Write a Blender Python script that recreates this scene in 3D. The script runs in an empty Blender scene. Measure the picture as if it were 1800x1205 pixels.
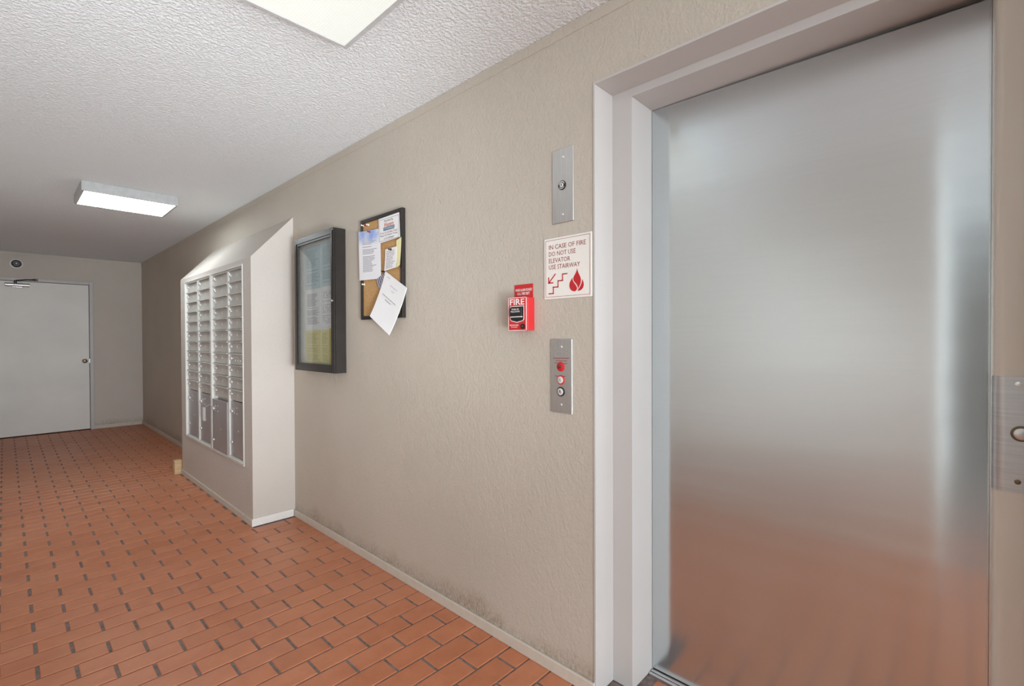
import bpy, bmesh, math, random
import numpy as np
from mathutils import Vector, Matrix

scene = bpy.context.scene
COL = scene.collection
rnd = random.Random(7)

# ------------------------------------------------------------------ camera
EYE = Vector((0.0, 0.0, 1.25))
FOC = 841.94
yaw, pitch, roll = math.radians(46.675), math.radians(-0.568), math.radians(-0.21)
fw = Vector((math.sin(yaw) * math.cos(pitch), math.cos(yaw) * math.cos(pitch), math.sin(pitch)))
rt = Vector((math.cos(yaw), -math.sin(yaw), 0.0))
up = rt.cross(fw)
rt, up = rt * math.cos(roll) + up * math.sin(roll), up * math.cos(roll) - rt * math.sin(roll)
cam = bpy.data.cameras.new('camera')
cam.sensor_width = 36.0
cam.lens = FOC / 1800 * 36.0
cam.clip_start = 0.02
cam_ob = bpy.data.objects.new('camera', cam)
COL.objects.link(cam_ob)
M = Matrix((rt, up, -fw)).transposed().to_4x4()
M.translation = EYE
cam_ob.matrix_world = M
scene.camera = cam_ob

# ------------------------------------------------------------------ room dimensions
XW = 1.406      # main wall plane (right)
XL = -0.45      # left corridor wall
YF = 8.87       # far wall
H = 2.382       # ceiling
YC = 0.11       # where the left corridor wall ends
YB = -3.6       # rear of the entry lobby
XB = -3.6       # left side of the entry lobby
X1, XD = 1.517, 1.665            # elevator frame step plane, elevator door plane
YJ0, YJ1 = 0.928, 0.85           # frame: outer reveal, inner reveal
YR0, YR1 = -0.128, -0.048
XF = 1.128                       # front of the mailbox bump-out
YM0, YM1 = 3.446, 5.29

# ------------------------------------------------------------------ light
world = bpy.data.worlds.new('overcast_sky')
scene.world = world
world.use_nodes = True
bg = world.node_tree.nodes['Background']
bg.inputs['Color'].default_value = (0.88, 0.975, 1.03, 1)
bg.inputs['Strength'].default_value = 6.2

def portal(name, loc, rot, sx, sy):
    l = bpy.data.lights.new(name, 'AREA')
    l.shape = 'RECTANGLE'; l.size = sx; l.size_y = sy
    l.cycles.is_portal = True
    o = bpy.data.objects.new(name, l); COL.objects.link(o)
    o.location = loc; o.rotation_euler = rot
# open entrance at the rear of the lobby
portal('entrance_daylight', (-1.15, YB - 0.02, H / 2), (math.radians(90), 0, 0), 4.9, H)
# unseen fill spot added behind the camera to brighten the ceiling and corridor
fl_l = bpy.data.lights.new('fill_spot', 'SPOT')
fl_l.energy = 395.0; fl_l.color = (0.88, 0.975, 1.03)
fl_l.spot_size = math.radians(66); fl_l.spot_blend = 1.0; fl_l.shadow_soft_size = 0.28
fl_o = bpy.data.objects.new('fill_spot', fl_l); COL.objects.link(fl_o)
fl_o.location = (0.2, -0.9, 0.7)
fl_o.rotation_euler = (Vector((0.42, 6.3, 2.75)) - Vector((0.2, -0.9, 0.7))).to_track_quat('-Z', 'Y').to_euler()

vs = scene.view_settings
scene.display_settings.display_device = 'sRGB'
vs.view_transform = 'Standard'
vs.look = 'None'
vs.gamma = 1.0
vs.use_curve_mapping = False
vs.exposure = 0.36
scene.cycles.use_denoising = True
scene.cycles.max_bounces = 10
scene.cycles.diffuse_bounces = 6
scene.cycles.sample_clamp_indirect = 8.0

# ------------------------------------------------------------------ materials
def lin(r, g, b):
    f = lambda c: (c / 255) / 12.92 if c / 255 <= 0.04045 else ((c / 255 + 0.055) / 1.055) ** 2.4
    return (f(r), f(g), f(b), 1.0)

class Mat:
    def __init__(s, name, col=(0.8, 0.8, 0.8, 1), rough=0.5, metal=0.0, spec=0.5):
        s.m = bpy.data.materials.new(name); s.m.use_nodes = True
        s.nt = s.m.node_tree; s.N = s.nt.nodes; s.L = s.nt.links
        s.b = s.N['Principled BSDF']
        s.b.inputs['Base Color'].default_value = col
        s.b.inputs['Roughness'].default_value = rough
        s.b.inputs['Metallic'].default_value = metal
        s.b.inputs['Specular IOR Level'].default_value = spec
        s.m.diffuse_color = col
    def n(s, t, **kw):
        nd = s.N.new(t)
        for k, v in kw.items():
            if k in nd.inputs: nd.inputs[k].default_value = v
            else: setattr(nd, k, v)
        return nd
    def link(s, a, b): s.L.new(a, b)
    def coord(s, scale=(1, 1, 1), which='Object'):
        tc = s.n('ShaderNodeTexCoord')
        mp = s.n('ShaderNodeMapping'); mp.inputs['Scale'].default_value = scale
        s.link(tc.outputs[which], mp.inputs['Vector'])
        return mp.outputs['Vector']
    def world(s, scale=(1, 1, 1)):
        g = s.n('ShaderNodeNewGeometry')
        mp = s.n('ShaderNodeMapping'); mp.inputs['Scale'].default_value = scale
        s.link(g.outputs['Position'], mp.inputs['Vector'])
        return mp.outputs['Vector']
    def noise(s, vec, scale, detail=4, rough=0.5):
        nd = s.n('ShaderNodeTexNoise'); nd.inputs['Scale'].default_value = scale
        nd.inputs['Detail'].default_value = detail; nd.inputs['Roughness'].default_value = rough
        s.link(vec, nd.inputs['Vector'])
        return nd.outputs['Fac']
    def ramp(s, fac, stops):
        r = s.n('ShaderNodeValToRGB')
        e = r.color_ramp.elements
        e[0].position, e[0].color = stops[0]
        e[1].position, e[1].color = stops[-1]
        for p, c in stops[1:-1]:
            x = e.new(p); x.color = c
        s.link(fac, r.inputs['Fac'])
        return r.outputs['Color']
    def math(s, op, a, b=None, clamp=False):
        nd = s.n('ShaderNodeMath'); nd.operation = op; nd.use_clamp = clamp
        for i, v in enumerate((a, b)):
            if v is None: continue
            if isinstance(v, (int, float)): nd.inputs[i].default_value = v
            else: s.link(v, nd.inputs[i])
        return nd.outputs[0]
    def mix(s, fac, a, b, blend='MIX'):
        nd = s.n('ShaderNodeMix'); nd.data_type = 'RGBA'; nd.blend_type = blend
        for k, v in ((0, fac), (6, a), (7, b)):
            if isinstance(v, (int, float, tuple)): nd.inputs[k].default_value = v
            else: s.link(v, nd.inputs[k])
        return nd.outputs[2]
    def bump(s, h, strength=0.3, dist=0.002):
        nd = s.n('ShaderNodeBump'); nd.inputs['Strength'].default_value = strength
        nd.inputs['Distance'].default_value = dist
        s.link(h, nd.inputs['Height']); s.link(nd.outputs['Normal'], s.b.inputs['Normal'])
        return nd
    def col(s, c): s.link(c, s.b.inputs['Base Color'])
    def emit(s, c, st):
        s.b.inputs['Emission Color'].default_value = c
        s.b.inputs['Emission Strength'].default_value = st

G = lambda v: (v, v, v, 1)

def plain(name, col, rough=0.5, metal=0.0, spec=0.5, var=0.04, vscale=30, bump=0.0):
    m = Mat(name, col, rough, metal, spec)
    n = m.noise(m.world(), vscale, 3)
    d = tuple(max(0, c * (1 - var * 2)) for c in col[:3]) + (1,)
    l = tuple(min(1, c * (1 + var * 2)) for c in col[:3]) + (1,)
    m.col(m.ramp(n, [(0.3, d), (0.7, l)]))
    if bump: m.bump(n, bump, 0.002)
    return m.m

def wall_material(name, base, dirt=True):
    m = Mat(name, base, 0.62, 0, 0.35)
    v = m.world()
    big = m.noise(v, 1.3, 3)
    d = tuple(c * 0.93 for c in base[:3]) + (1,)
    c = m.ramp(big, [(0.35, d), (0.65, base)])
    # scattered pale scuffs
    sc = m.noise(m.world((1, 1, 2.5)), 9, 5, 0.7)
    c = m.mix(m.math('MULTIPLY', m.ramp(sc, [(0.66, G(0)), (0.74, G(1))]), 0.12), c, (0.72, 0.68, 0.62, 1))
    if dirt:
        sep = m.n('ShaderNodeSeparateXYZ'); g = m.n('ShaderNodeNewGeometry')
        m.link(g.outputs['Position'], sep.inputs[0])
        mop = m.noise(m.world((1, 1, 0.5)), 3.5, 5, 0.6)
        top = m.math('MULTIPLY_ADD', mop, 0.25)          # ragged mop line above the baseboard
        m.N[-1].inputs[2].default_value = 0.0
        k = m.math('SUBTRACT', top, sep.outputs['Z'])
        k = m.math('MULTIPLY', k, 12.0, True)
        fine = m.noise(m.world((1, 1, 0.6)), 110, 4, 0.7)
        k = m.math('MULTIPLY', k, m.ramp(fine, [(0.36, G(0.05)), (0.70, G(0.9))]), True)
        c = m.mix(k, c, lin(134, 112, 90))
    m.col(c)
    f1 = m.noise(v, 95, 4, 0.6)
    f2 = m.noise(v, 28, 3, 0.5)
    h = m.math('ADD', f1, m.math('MULTIPLY', f2, 0.6))
    m.bump(h, 0.6, 0.004)
    return m.m

M_WALL = wall_material('beige_stucco_paint', lin(195, 185, 172))
M_FARWALL = wall_material('beige_stucco_far', lin(203, 193, 183))
M_LWALL = wall_material('pale_stucco_paint', lin(234, 231, 226))
M_LOBBY = wall_material('taupe_stucco_paint', lin(108, 101, 95))
M_BUMP = wall_material('beige_plaster', lin(201, 192, 184), False)

m = Mat('knockdown_ceiling', lin(238, 241, 243), 0.9, 0, 0.15)
v = m.world()
f = m.noise(v, 76, 4, 0.6)
f2 = m.noise(v, 30, 3)
h = m.ramp(m.math('ADD', m.math('MULTIPLY', f, 0.8), m.math('MULTIPLY', f2, 0.2)), [(0.42, G(0)), (0.60, G(1))])
m.bump(h, 0.85, 0.004)
M_CEIL = m.m

M_FRAME = plain('frame_paint', lin(193, 188, 185), 0.42, 0, 0.45, 0.01, 4, 0.03)
M_TRIM = plain('trim_paint', lin(214, 207, 196), 0.5, 0, 0.4, 0.03, 20, 0.05)
M_BASE = plain('baseboard_paint', lin(202, 193, 180), 0.55, 0, 0.4, 0.02, 25, 0.1)
M_DOORP = plain('white_door_paint', lin(230, 226, 221), 0.45, 0, 0.4, 0.02, 2.5)
M_JAMB = plain('jamb_paint', lin(210, 203, 192), 0.18, 0, 0.45, 0.01, 4)

# bricks
m = Mat('terracotta_paver', lin(176, 108, 72), 0.42, 0, 0.4)
oi = m.n('ShaderNodeObjectInfo'); gi = m.n('ShaderNodeNewGeometry')
r_ = m.math('FRACT', m.math('ADD', oi.outputs['Random'], gi.outputs['Random Per Island']))
c = m.ramp(r_, [(0.0, lin(180, 112, 78)), (0.3, lin(190, 119, 84)), (0.6, lin(196, 127, 93)), (1.0, lin(186, 118, 88))])
n1 = m.noise(m.world(), 14, 5, 0.65)
c = m.mix(0.35, c, m.ramp(n1, [(0.3, lin(168, 98, 66)), (0.7, lin(212, 140, 104))]))
wear = m.noise(m.world(), 1.1, 4, 0.6)
c = m.mix(m.ramp(wear, [(0.45, G(0)), (0.75, G(0.35))]), c, lin(204, 150, 118))
m.col(c)
fine = m.noise(m.world(), 160, 3, 0.6)
m.bump(fine, 0.18, 0.001)
m.link(m.ramp(n1, [(0.3, G(0.34)), (0.7, G(0.5))]), m.b.inputs['Roughness'])
M_BRICK = m.m
M_GROUT = plain('grey_mortar', lin(126, 112, 108), 0.9, 0, 0.2, 0.15, 40, 0.3)

# elevator door: brushed stainless, grain running level
m = Mat('brushed_stainless_door', (0.60, 0.605, 0.61, 1), 0.165, 0.96)
v = m.world((1, 0.12, 1.3))
wv = m.noise(v, 3.2, 2, 0.5)
fine = m.noise(m.world((1, 1.2, 60)), 6, 4, 0.6)
m.bump(m.math('ADD', m.math('MULTIPLY', wv, 1.0), m.math('MULTIPLY', fine, 0.0004)), 0.22, 0.02)
scr = m.noise(m.world((1, 0.8, 45)), 3, 5, 0.7)
m.col(m.ramp(scr, [(0.3, (0.63, 0.68, 0.70, 1)), (0.72, (0.66, 0.71, 0.73, 1))]))
m.b.inputs['Anisotropic'].default_value = 0.95
cx = m.n('ShaderNodeCombineXYZ'); cx.inputs['Z'].default_value = 1.0
m.link(cx.outputs[0], m.b.inputs['Tangent'])
M_STEEL_DOOR = m.m

def brushed(name, base, rough, scale=(1, 60, 1)):
    m = Mat(name, G(base), rough, 1.0)
    n = m.noise(m.world(scale), 8, 4, 0.6)
    m.col(m.ramp(n, [(0.3, G(base * 0.9)), (0.7, G(min(1, base * 1.08)))]))
    m.bump(n, 0.06, 0.001)
    return m.m
M_PLATE = brushed('brushed_plate', 0.62, 0.34)
M_LOCKPLATE = brushed('worn_lock_plate', 0.55, 0.42, (1, 1, 40))
M_CHROME = plain('polished_screw', lin(236, 236, 236), 0.22, 0.7, 0.5, 0.02, 40)
M_ALU = brushed('aluminium_trim', 0.78, 0.36, (1, 1, 40))
M_MAILTRIM = plain('satin_aluminium_trim', lin(212, 209, 204), 0.45, 0.25, 0.5, 0.02, 10)
M_MAIL = Mat('grey_mailbox_enamel', lin(172, 168, 162), 0.42, 0.15, 0.5)
_n = M_MAIL.noise(M_MAIL.world(), 6, 3)
M_MAIL.col(M_MAIL.ramp(_n, [(0.3, lin(180, 176, 170)), (0.7, lin(196, 192, 186))]))
M_MAIL = M_MAIL.m
M_MAILBIG = plain('grey_parcel_door_enamel', lin(160, 156, 156), 0.33, 0.2, 0.5, 0.03, 5)
M_BRASS = plain('aged_brass', lin(120, 104, 84), 0.35, 1.0)
M_BRONZE = plain('dark_bronze_anodised', lin(62, 58, 55), 0.35, 0.6, 0.5, 0.04, 12)
M_BLACK = plain('black_plastic', lin(28, 27, 28), 0.35)
M_DARK = plain('unlit_black', lin(20, 20, 20), 0.9)  # near-black colour stands in for unlit space behind the two doors
M_RED = plain('red_plastic', lin(198, 40, 44), 0.32, 0, 0.5, 0.03, 15)
M_REDINK = plain('red_ink', lin(190, 30, 38), 0.5)
M_DKREDINK = plain('dark_red_ink', lin(150, 52, 56), 0.5)
M_WHITEINK = plain('white_ink', lin(240, 232, 228), 0.5)
M_BLACKINK = plain('black_ink', lin(60, 54, 58), 0.6)
M_GREYINK = plain('grey_ink', lin(150, 146, 146), 0.6)
M_ORANGE = plain('orange_ink', lin(205, 92, 52), 0.5)
M_BLUEINK = plain('blue_ink', lin(66, 98, 128), 0.5)
M_LTBLUE = plain('pale_blue_ink', lin(190, 215, 226), 0.5)
M_SIGN = plain('white_sign_plastic', lin(232, 227, 220), 0.4, 0, 0.4, 0.01, 10)
M_PAPER = plain('white_paper', lin(232, 230, 230), 0.8, 0, 0.2, 0.01, 6)
M_YPAPER = plain('yellow_paper', lin(226, 218, 168), 0.8, 0, 0.2, 0.02, 6)
M_LPLASTIC = plain('white_plastic', lin(228, 224, 220), 0.4)
M_HOUSING = plain('white_fixture_enamel', lin(182, 182, 182), 0.45)
M_WOOD = None
m = Mat('raw_pine', lin(204, 172, 128), 0.6)
w = m.noise(m.world((1, 1, 12)), 9, 4)
m.col(m.ramp(w, [(0.3, lin(184, 148, 104)), (0.7, lin(220, 192, 150))]))
M_WOOD = m.m
m = Mat('cork', lin(190, 150, 100), 0.85, 0, 0.15)
w = m.noise(m.world(), 130, 4, 0.7)
m.col(m.ramp(w, [(0.3, lin(160, 120, 74)), (0.5, lin(190, 150, 102)), (0.75, lin(212, 174, 126))]))
m.bump(w, 0.3, 0.002)
M_CORK = m.m
# glass pane of the notice case
m = bpy.data.materials.new('clear_pane'); m.use_nodes = True
nt = m.node_tree; nt.nodes.clear()
o_ = nt.nodes.new('ShaderNodeOutputMaterial'); mx = nt.nodes.new('ShaderNodeMixShader')
tr = nt.nodes.new('ShaderNodeBsdfTransparent'); gl = nt.nodes.new('ShaderNodeBsdfGlossy')
tr.inputs['Color'].default_value = (0.93, 0.95, 0.95, 1)
gl.inputs['Roughness'].default_value = 0.03
lw = nt.nodes.new('ShaderNodeLayerWeight'); lw.inputs['Blend'].default_value = 0.5
pw = nt.nodes.new('ShaderNodeMath'); pw.operation = 'POWER'; pw.inputs[1].default_value = 5.0
ma = nt.nodes.new('ShaderNodeMath'); ma.operation = 'MULTIPLY_ADD'; ma.inputs[1].default_value = 0.9; ma.inputs[2].default_value = 0.04
nt.links.new(lw.outputs['Facing'], pw.inputs[0]); nt.links.new(pw.outputs[0], ma.inputs[0])
nt.links.new(ma.outputs[0], mx.inputs[0]); nt.links.new(tr.outputs[0], mx.inputs[1]); nt.links.new(gl.outputs[0], mx.inputs[2])
nt.links.new(mx.outputs[0], o_.inputs[0])
M_GLASS = m

def printed(name, paper, ink, lines, density=0.55, margin=0.12, seed=0.0):
    """paper with rows of small print: u across, v up in the sheet's generated coordinates (stored as UV)"""
    m = Mat(name, paper, 0.8, 0, 0.2)
    uv = m.n('ShaderNodeUVMap')
    sep = m.n('ShaderNodeSeparateXYZ'); m.link(uv.outputs[0], sep.inputs[0])
    U, V = sep.outputs['X'], sep.outputs['Y']
    row = m.math('MULTIPLY', V, float(lines))
    inrow = m.math('LESS_THAN', m.math('FRACT', row), 0.5)
    rid = m.math('FLOOR', row)
    # words along the row
    cv = m.n('ShaderNodeCombineXYZ')
    m.link(m.math('MULTIPLY', U, 26.0), cv.inputs[0]); m.link(m.math('ADD', m.math('MULTIPLY', rid, 7.31), seed), cv.inputs[1])
    wn = m.n('ShaderNodeTexNoise'); wn.inputs['Scale'].default_value = 1.0; wn.inputs['Detail'].default_value = 2
    m.link(cv.outputs[0], wn.inputs['Vector'])
    word = m.math('GREATER_THAN', wn.outputs['Fac'], 1 - density - 0.1)
    # blank rows and ragged row length
    wr = m.n('ShaderNodeTexWhiteNoise'); wr.noise_dimensions = '1D'; m.link(m.math('ADD', rid, seed), wr.inputs['W'])
    end = m.math('ADD', m.math('MULTIPLY', wr.outputs['Value'], 0.35), 1 - margin - 0.30)
    inside = m.math('MULTIPLY', m.math('GREATER_THAN', U, margin), m.math('LESS_THAN', U, end))
    vin = m.math('MULTIPLY', m.math('GREATER_THAN', V, margin * 0.7), m.math('LESS_THAN', V, 1 - margin * 0.7))
    k = m.math('MULTIPLY', m.math('MULTIPLY', inrow, word), m.math('MULTIPLY', inside, vin))
    keep = m.math('GREATER_THAN', wr.outputs['Value'], 0.16)
    k = m.math('MULTIPLY', k, keep)
    m.col(m.mix(m.math('MULTIPLY', k, 0.75), paper, ink))
    return m, U, V
M_PRINT = printed('printed_notice', lin(232, 230, 232), lin(120, 116, 122), 34, seed=1)[0].m
M_PRINT2 = printed('printed_notice_sparse', lin(234, 230, 232), lin(130, 124, 130), 22, 0.4, seed=5)[0].m
M_PRINT_B = printed('printed_bluish_notice', lin(196, 208, 212), lin(150, 162, 168), 24, 0.5, seed=9)[0].m
M_PRINT_Y = printed('printed_yellow_notice', lin(222, 212, 160), lin(168, 158, 116), 30, 0.5, seed=3)[0].m
M_PRINT_Y2 = printed('printed_deep_yellow_notice', lin(206, 190, 104), lin(160, 146, 84), 26, 0.45, seed=12)[0].m
M_NOTE = printed('printed_note', lin(234, 230, 230), lin(130, 128, 138), 13, 0.5, 0.1, seed=21)[0].m
mm, U, V = printed('sky_header_flyer', lin(232, 231, 234), lin(126, 122, 134), 36, 0.6, 0.18, seed=15)
base = mm.b.inputs['Base Color'].links[0].from_socket
cl = mm.n('ShaderNodeTexNoise'); cl.inputs['Scale'].default_value = 4.0
u_ = mm.n('ShaderNodeUVMap'); mm.link(u_.outputs[0], cl.inputs['Vector'])
sky = mm.ramp(cl.outputs['Fac'], [(0.35, lin(150, 172, 224)), (0.65, lin(206, 212, 232))])
k = mm.math('MULTIPLY', mm.math('SUBTRACT', V, 0.70), 6.0, True)
mm.col(mm.mix(k, base, sky))
M_SKYFLYER = mm.m
m = Mat('striped_brochure', lin(90, 86, 110), 0.5)
uv = m.n('ShaderNodeUVMap'); wv = m.n('ShaderNodeTexWave'); wv.inputs['Scale'].default_value = 2.2; wv.inputs['Distortion'].default_value = 3
m.link(uv.outputs[0], wv.inputs['Vector'])
m.col(m.ramp(wv.outputs['Fac'], [(0.35, lin(60, 58, 84)), (0.6, lin(110, 104, 130)), (0.85, lin(214, 208, 216))]))
M_BROCH = m.m

def lens_material(name, strength, cell):
    m = Mat(name, lin(214, 213, 202), 0.35)
    v = m.world((cell, cell, cell))
    vo = m.n('ShaderNodeTexVoronoi'); vo.inputs['Scale'].default_value = 1.0; vo.inputs['Randomness'].default_value = 0.0
    m.link(v, vo.inputs['Vector'])
    c = m.ramp(vo.outputs['Distance'], [(0.0, (0.90, 1.0, 1.02, 1)), (0.7, (0.72, 0.80, 0.82, 1))])
    m.link(c, m.b.inputs['Emission Color'])
    m.b.inputs['Emission Strength'].default_value = strength
    m.bump(vo.outputs['Distance'], 0.4, 0.002)
    return m.m
M_LENS_FAR = lens_material('lit_prismatic_lens', 14.5, 110)
M_LENS_NEAR = lens_material('dim_prismatic_lens', 0.3, 110)

# ------------------------------------------------------------------ geometry helpers
ORG = {}
class MB:
    def __init__(s): s.bm = bmesh.new()
    def _bev(s, vs_, bev, seg):
        if bev > 0:
            es = list({e for v_ in vs_ for e in v_.link_edges})
            bmesh.ops.bevel(s.bm, geom=es, offset=bev, segments=seg, profile=0.5, affect='EDGES')
    def box(s, x0, x1, y0, y1, z0, z1, bev=0.0, seg=1):
        P = [(x, y, z) for x in (x0, x1) for y in (y0, y1) for z in (z0, z1)]
        v_ = [s.bm.verts.new(p) for p in P]
        for f_ in ((0, 1, 3, 2), (4, 6, 7, 5), (0, 4, 5, 1), (2, 3, 7, 6), (0, 2, 6, 4), (1, 5, 7, 3)):
            s.bm.faces.new([v_[i] for i in f_])
        s._bev(v_, bev, seg)
        return s
    def prism(s, pts, d0, d1, fn, bev=0.0, seg=1):
        """pts: 2-d outline, extruded from d0 to d1; fn(a, b, d) -> world"""
        n = len(pts)
        A = [s.bm.verts.new(fn(a, b, d0)) for a, b in pts]
        B = [s.bm.verts.new(fn(a, b, d1)) for a, b in pts]
        s.bm.faces.new(A[::-1]); s.bm.faces.new(B)
        for i in range(n):
            s.bm.faces.new([A[i], A[(i + 1) % n], B[(i + 1) % n], B[i]])
        s._bev(A + B, bev, seg)
        return s
    def lathe(s, prof, c, axis, seg=16):
        """prof: (radius, height) list along axis from c"""
        ax = Vector(axis).normalized()
        u = ax.orthogonal().normalized(); w = ax.cross(u)
        c = Vector(c); rings = []
        for r, h_ in prof:
            rings.append([s.bm.verts.new(c + ax * h_ + (u * math.cos(t) + w * math.sin(t)) * r)
                          for t in [2 * math.pi * i / seg for i in range(seg)]])
        for a, b in zip(rings, rings[1:]):
            for i in range(seg):
                s.bm.faces.new([a[i], a[(i + 1) % seg], b[(i + 1) % seg], b[i]])
        s.bm.faces.new(rings[0][::-1]); s.bm.faces.new(rings[-1])
        return s
    def tube(s, pts, r, seg=8):
        for a, b in zip(pts, pts[1:]):
            a, b = Vector(a), Vector(b)
            s.lathe([(r, 0), (r, (b - a).length)], a, b - a, seg)
        return s
    def poly(s, pts):
        s.bm.faces.new([s.bm.verts.new(p) for p in pts]); return s
    def build(s, name, mat, parent=None, org=None, smooth=False, uv=None):
        bm = s.bm
        bmesh.ops.recalc_face_normals(bm, faces=bm.faces)
        co = [v_.co for v_ in bm.verts]
        if org is None:
            lo = Vector([min(c_[i] for c_ in co) for i in range(3)]); hi = Vector([max(c_[i] for c_ in co) for i in range(3)])
            org = (lo + hi) / 2; org.z = lo.z
        org = Vector(org)
        if uv:
            L = bm.loops.layers.uv.new('UVMap')
            for f_ in bm.faces:
                for l in f_.loops: l[L].uv = uv(l.vert.co)
        for v_ in bm.verts: v_.co -= org
        if smooth:
            for f_ in bm.faces: f_.smooth = True
        me = bpy.data.meshes.new(name); bm.to_mesh(me); bm.free()
        if smooth: me.set_sharp_from_angle(angle=math.radians(40))
        me.materials.append(mat)
        return place(name, me, parent, org)

def place(name, me, parent, org):
    o = bpy.data.objects.new(name, me); COL.objects.link(o)
    if parent is not None:
        o.parent = parent; o.location = Vector(org) - ORG[parent.name]
    else: o.location = org
    ORG[o.name] = Vector(org)
    return o

def empty(name, loc):
    o = bpy.data.objects.new(name, None); o.empty_display_size = 0.1
    COL.objects.link(o); o.location = loc; ORG[o.name] = Vector(loc)
    return o

def tag(o, label, cat, group=None, kind=None):
    o['label'] = label; o['category'] = cat
    if group: o['group'] = group
    if kind: o['kind'] = kind
    return o

def struct(o, label, cat): return tag(o, label, cat, kind='structure')

def wallfn(X, Y=0.0, Z=0.0):
    """coordinates on a surface facing -X: a to the viewer's right, b up, d out of the wall"""
    return lambda a, b, d: (X - d, Y - a, Z + b)

_font_cache = {}
def text_mesh(txt, bold=False):
    cu = bpy.data.curves.new('lettering', 'FONT'); cu.body = txt; cu.resolution_u = 2
    cu.extrude = 0.0
    if bold: cu.offset = 0.018
    o = bpy.data.objects.new('lettering', cu); COL.objects.link(o)
    dg = bpy.context.evaluated_depsgraph_get(); dg.update()
    me = bpy.data.meshes.new_from_object(o.evaluated_get(dg))
    bpy.data.objects.remove(o); bpy.data.curves.remove(cu)
    return me

def text(txt, fn, x0, y0, w, h, mat, parent, d=0.0006, bold=False, shear=0.0, name='lettering'):
    """text stretched to a box at (x0,y0) size w x h on the surface fn"""
    me = text_mesh(txt, bold)
    n = len(me.vertices); co = np.empty(n * 3); me.vertices.foreach_get('co', co); co = co.reshape(-1, 3)
    lo, hi = co.min(0), co.max(0)
    mb = MB()
    vs_ = [mb.bm.verts.new(fn(x0 + ((c_[0] - lo[0]) / (hi[0] - lo[0]) * w) + shear * (c_[1] - lo[1]) / (hi[1] - lo[1]) * h,
                              y0 + (c_[1] - lo[1]) / (hi[1] - lo[1]) * h, d)) for c_ in co]
    for p in me.polygons:
        try: mb.bm.faces.new([vs_[i] for i in p.vertices])
        except ValueError: pass
    bpy.data.meshes.remove(me)
    return mb.build(name, mat, parent)

def stroke(mb, pts, wd, fn, d0, d1):
    for (a, b), (c_, e) in zip(pts, pts[1:]):
        L = math.hypot(c_ - a, e - b); ux, uy = (c_ - a) / L, (e - b) / L
        a2, b2, c2, e2 = a - ux * wd / 2, b - uy * wd / 2, c_ + ux * wd / 2, e + uy * wd / 2
        nx, ny = -uy * wd / 2, ux * wd / 2
        mb.prism([(a2 + nx, b2 + ny), (a2 - nx, b2 - ny), (c2 - nx, e2 - ny), (c2 + nx, e2 + ny)], d0, d1, fn)

# ------------------------------------------------------------------ room shell
T = 0.12
# floor: mortar bed and pavers
LB, WB = 0.2073, 0.10425
JX, JY = 0.0105, 0.0072
fl = MB().box(XB, XD + 0.1, YB, YF + 0.1, -0.08, -0.004).build('floor', M_GROUT)
struct(fl, 'terracotta brick paver floor laid in running bond', 'floor')
ox, oy = 0.0749, 2.533
def brick_mb(mb, x0, x1, y0, y1):
    c = 0.0025
    zt, zb = 0.0, -0.012
    A = [mb.bm.verts.new(p) for p in ((x0, y0, zb), (x1, y0, zb), (x1, y1, zb), (x0, y1, zb))]
    B = [mb.bm.verts.new(p) for p in ((x0, y0, zt - c), (x1, y0, zt - c), (x1, y1, zt - c), (x0, y1, zt - c))]
    C_ = [mb.bm.verts.new(p) for p in ((x0 + c, y0 + c, zt), (x1 - c, y0 + c, zt), (x1 - c, y1 - c, zt), (x0 + c, y1 - c, zt))]
    for P, Q in ((A, B), (B, C_)):
        for i in range(4): mb.bm.faces.new([P[i], P[(i + 1) % 4], Q[(i + 1) % 4], Q[i]])
    mb.bm.faces.new(C_)
def floor_limit(yc):
    """x-range of the floor at depth yc"""
    xl = XL
    xr = XW - 0.002
    if YM0 - 0.01 < yc < YM1 + 0.01: xr = XF - 0.002
    if YR1 < yc < YJ1: xr = 1.632
    return xl + 0.002, xr
def pix(p):
    d = Vector(p) - EYE; z = d.dot(fw)
    if z < 0.05: return None
    return 900 + FOC * d.dot(rt) / z, 602.5 - FOC * d.dot(up) / z, z
bricks = []
r_lo = int((oy - YF) / WB) - 2; r_hi = int((oy - YB) / WB) + 2
for r in range(r_lo, r_hi):
    yc = oy - r * WB
    y0, y1 = yc - WB / 2 + JY / 2, yc + WB / 2 - JY / 2
    y1 = min(y1, YF - 0.002); y0 = max(y0, YB + 0.002)
    if y1 - y0 < 0.015: continue
    if abs(yc - YJ1) < WB / 2: y1 = min(y1, YJ1 - 0.003) if yc < YJ1 else y1
    xl, xr = floor_limit(yc)
    if yc > YM1 and y0 < YM1 + 0.01: y0 = YM1 + 0.012
    k0 = int((xl - ox) / LB) - 2; k1 = int((xr - ox) / LB) + 2
    for k in range(k0, k1):
        xs = ox + k * LB + (LB / 2 if r % 2 else 0)
        x0, x1 = xs + JX / 2, xs + LB - JX / 2
        full = (xl <= x0 and x1 <= xr) and abs((y1 - y0) - (WB - JY)) < 1e-6
        x0, x1 = max(x0, xl), min(x1, xr)
        if x1 - x0 < 0.012: continue
        c_ = pix(((x0 + x1) / 2, (y0 + y1) / 2, 0))
        area = 0
        if c_ and -20 < c_[0] < 1700 and c_[1] < 1225:
            hid = (XF - 0.01 < (x0 + x1) / 2 and yc > YM1 and c_[0] > 318)
            if not hid: area = (x1 - x0) * (y1 - y0) / c_[2] ** 3
        bricks.append((area, x0, x1, y0, y1, full))
bricks.sort(key=lambda b: -b[0])
full_me = None
rest = MB()
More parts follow.
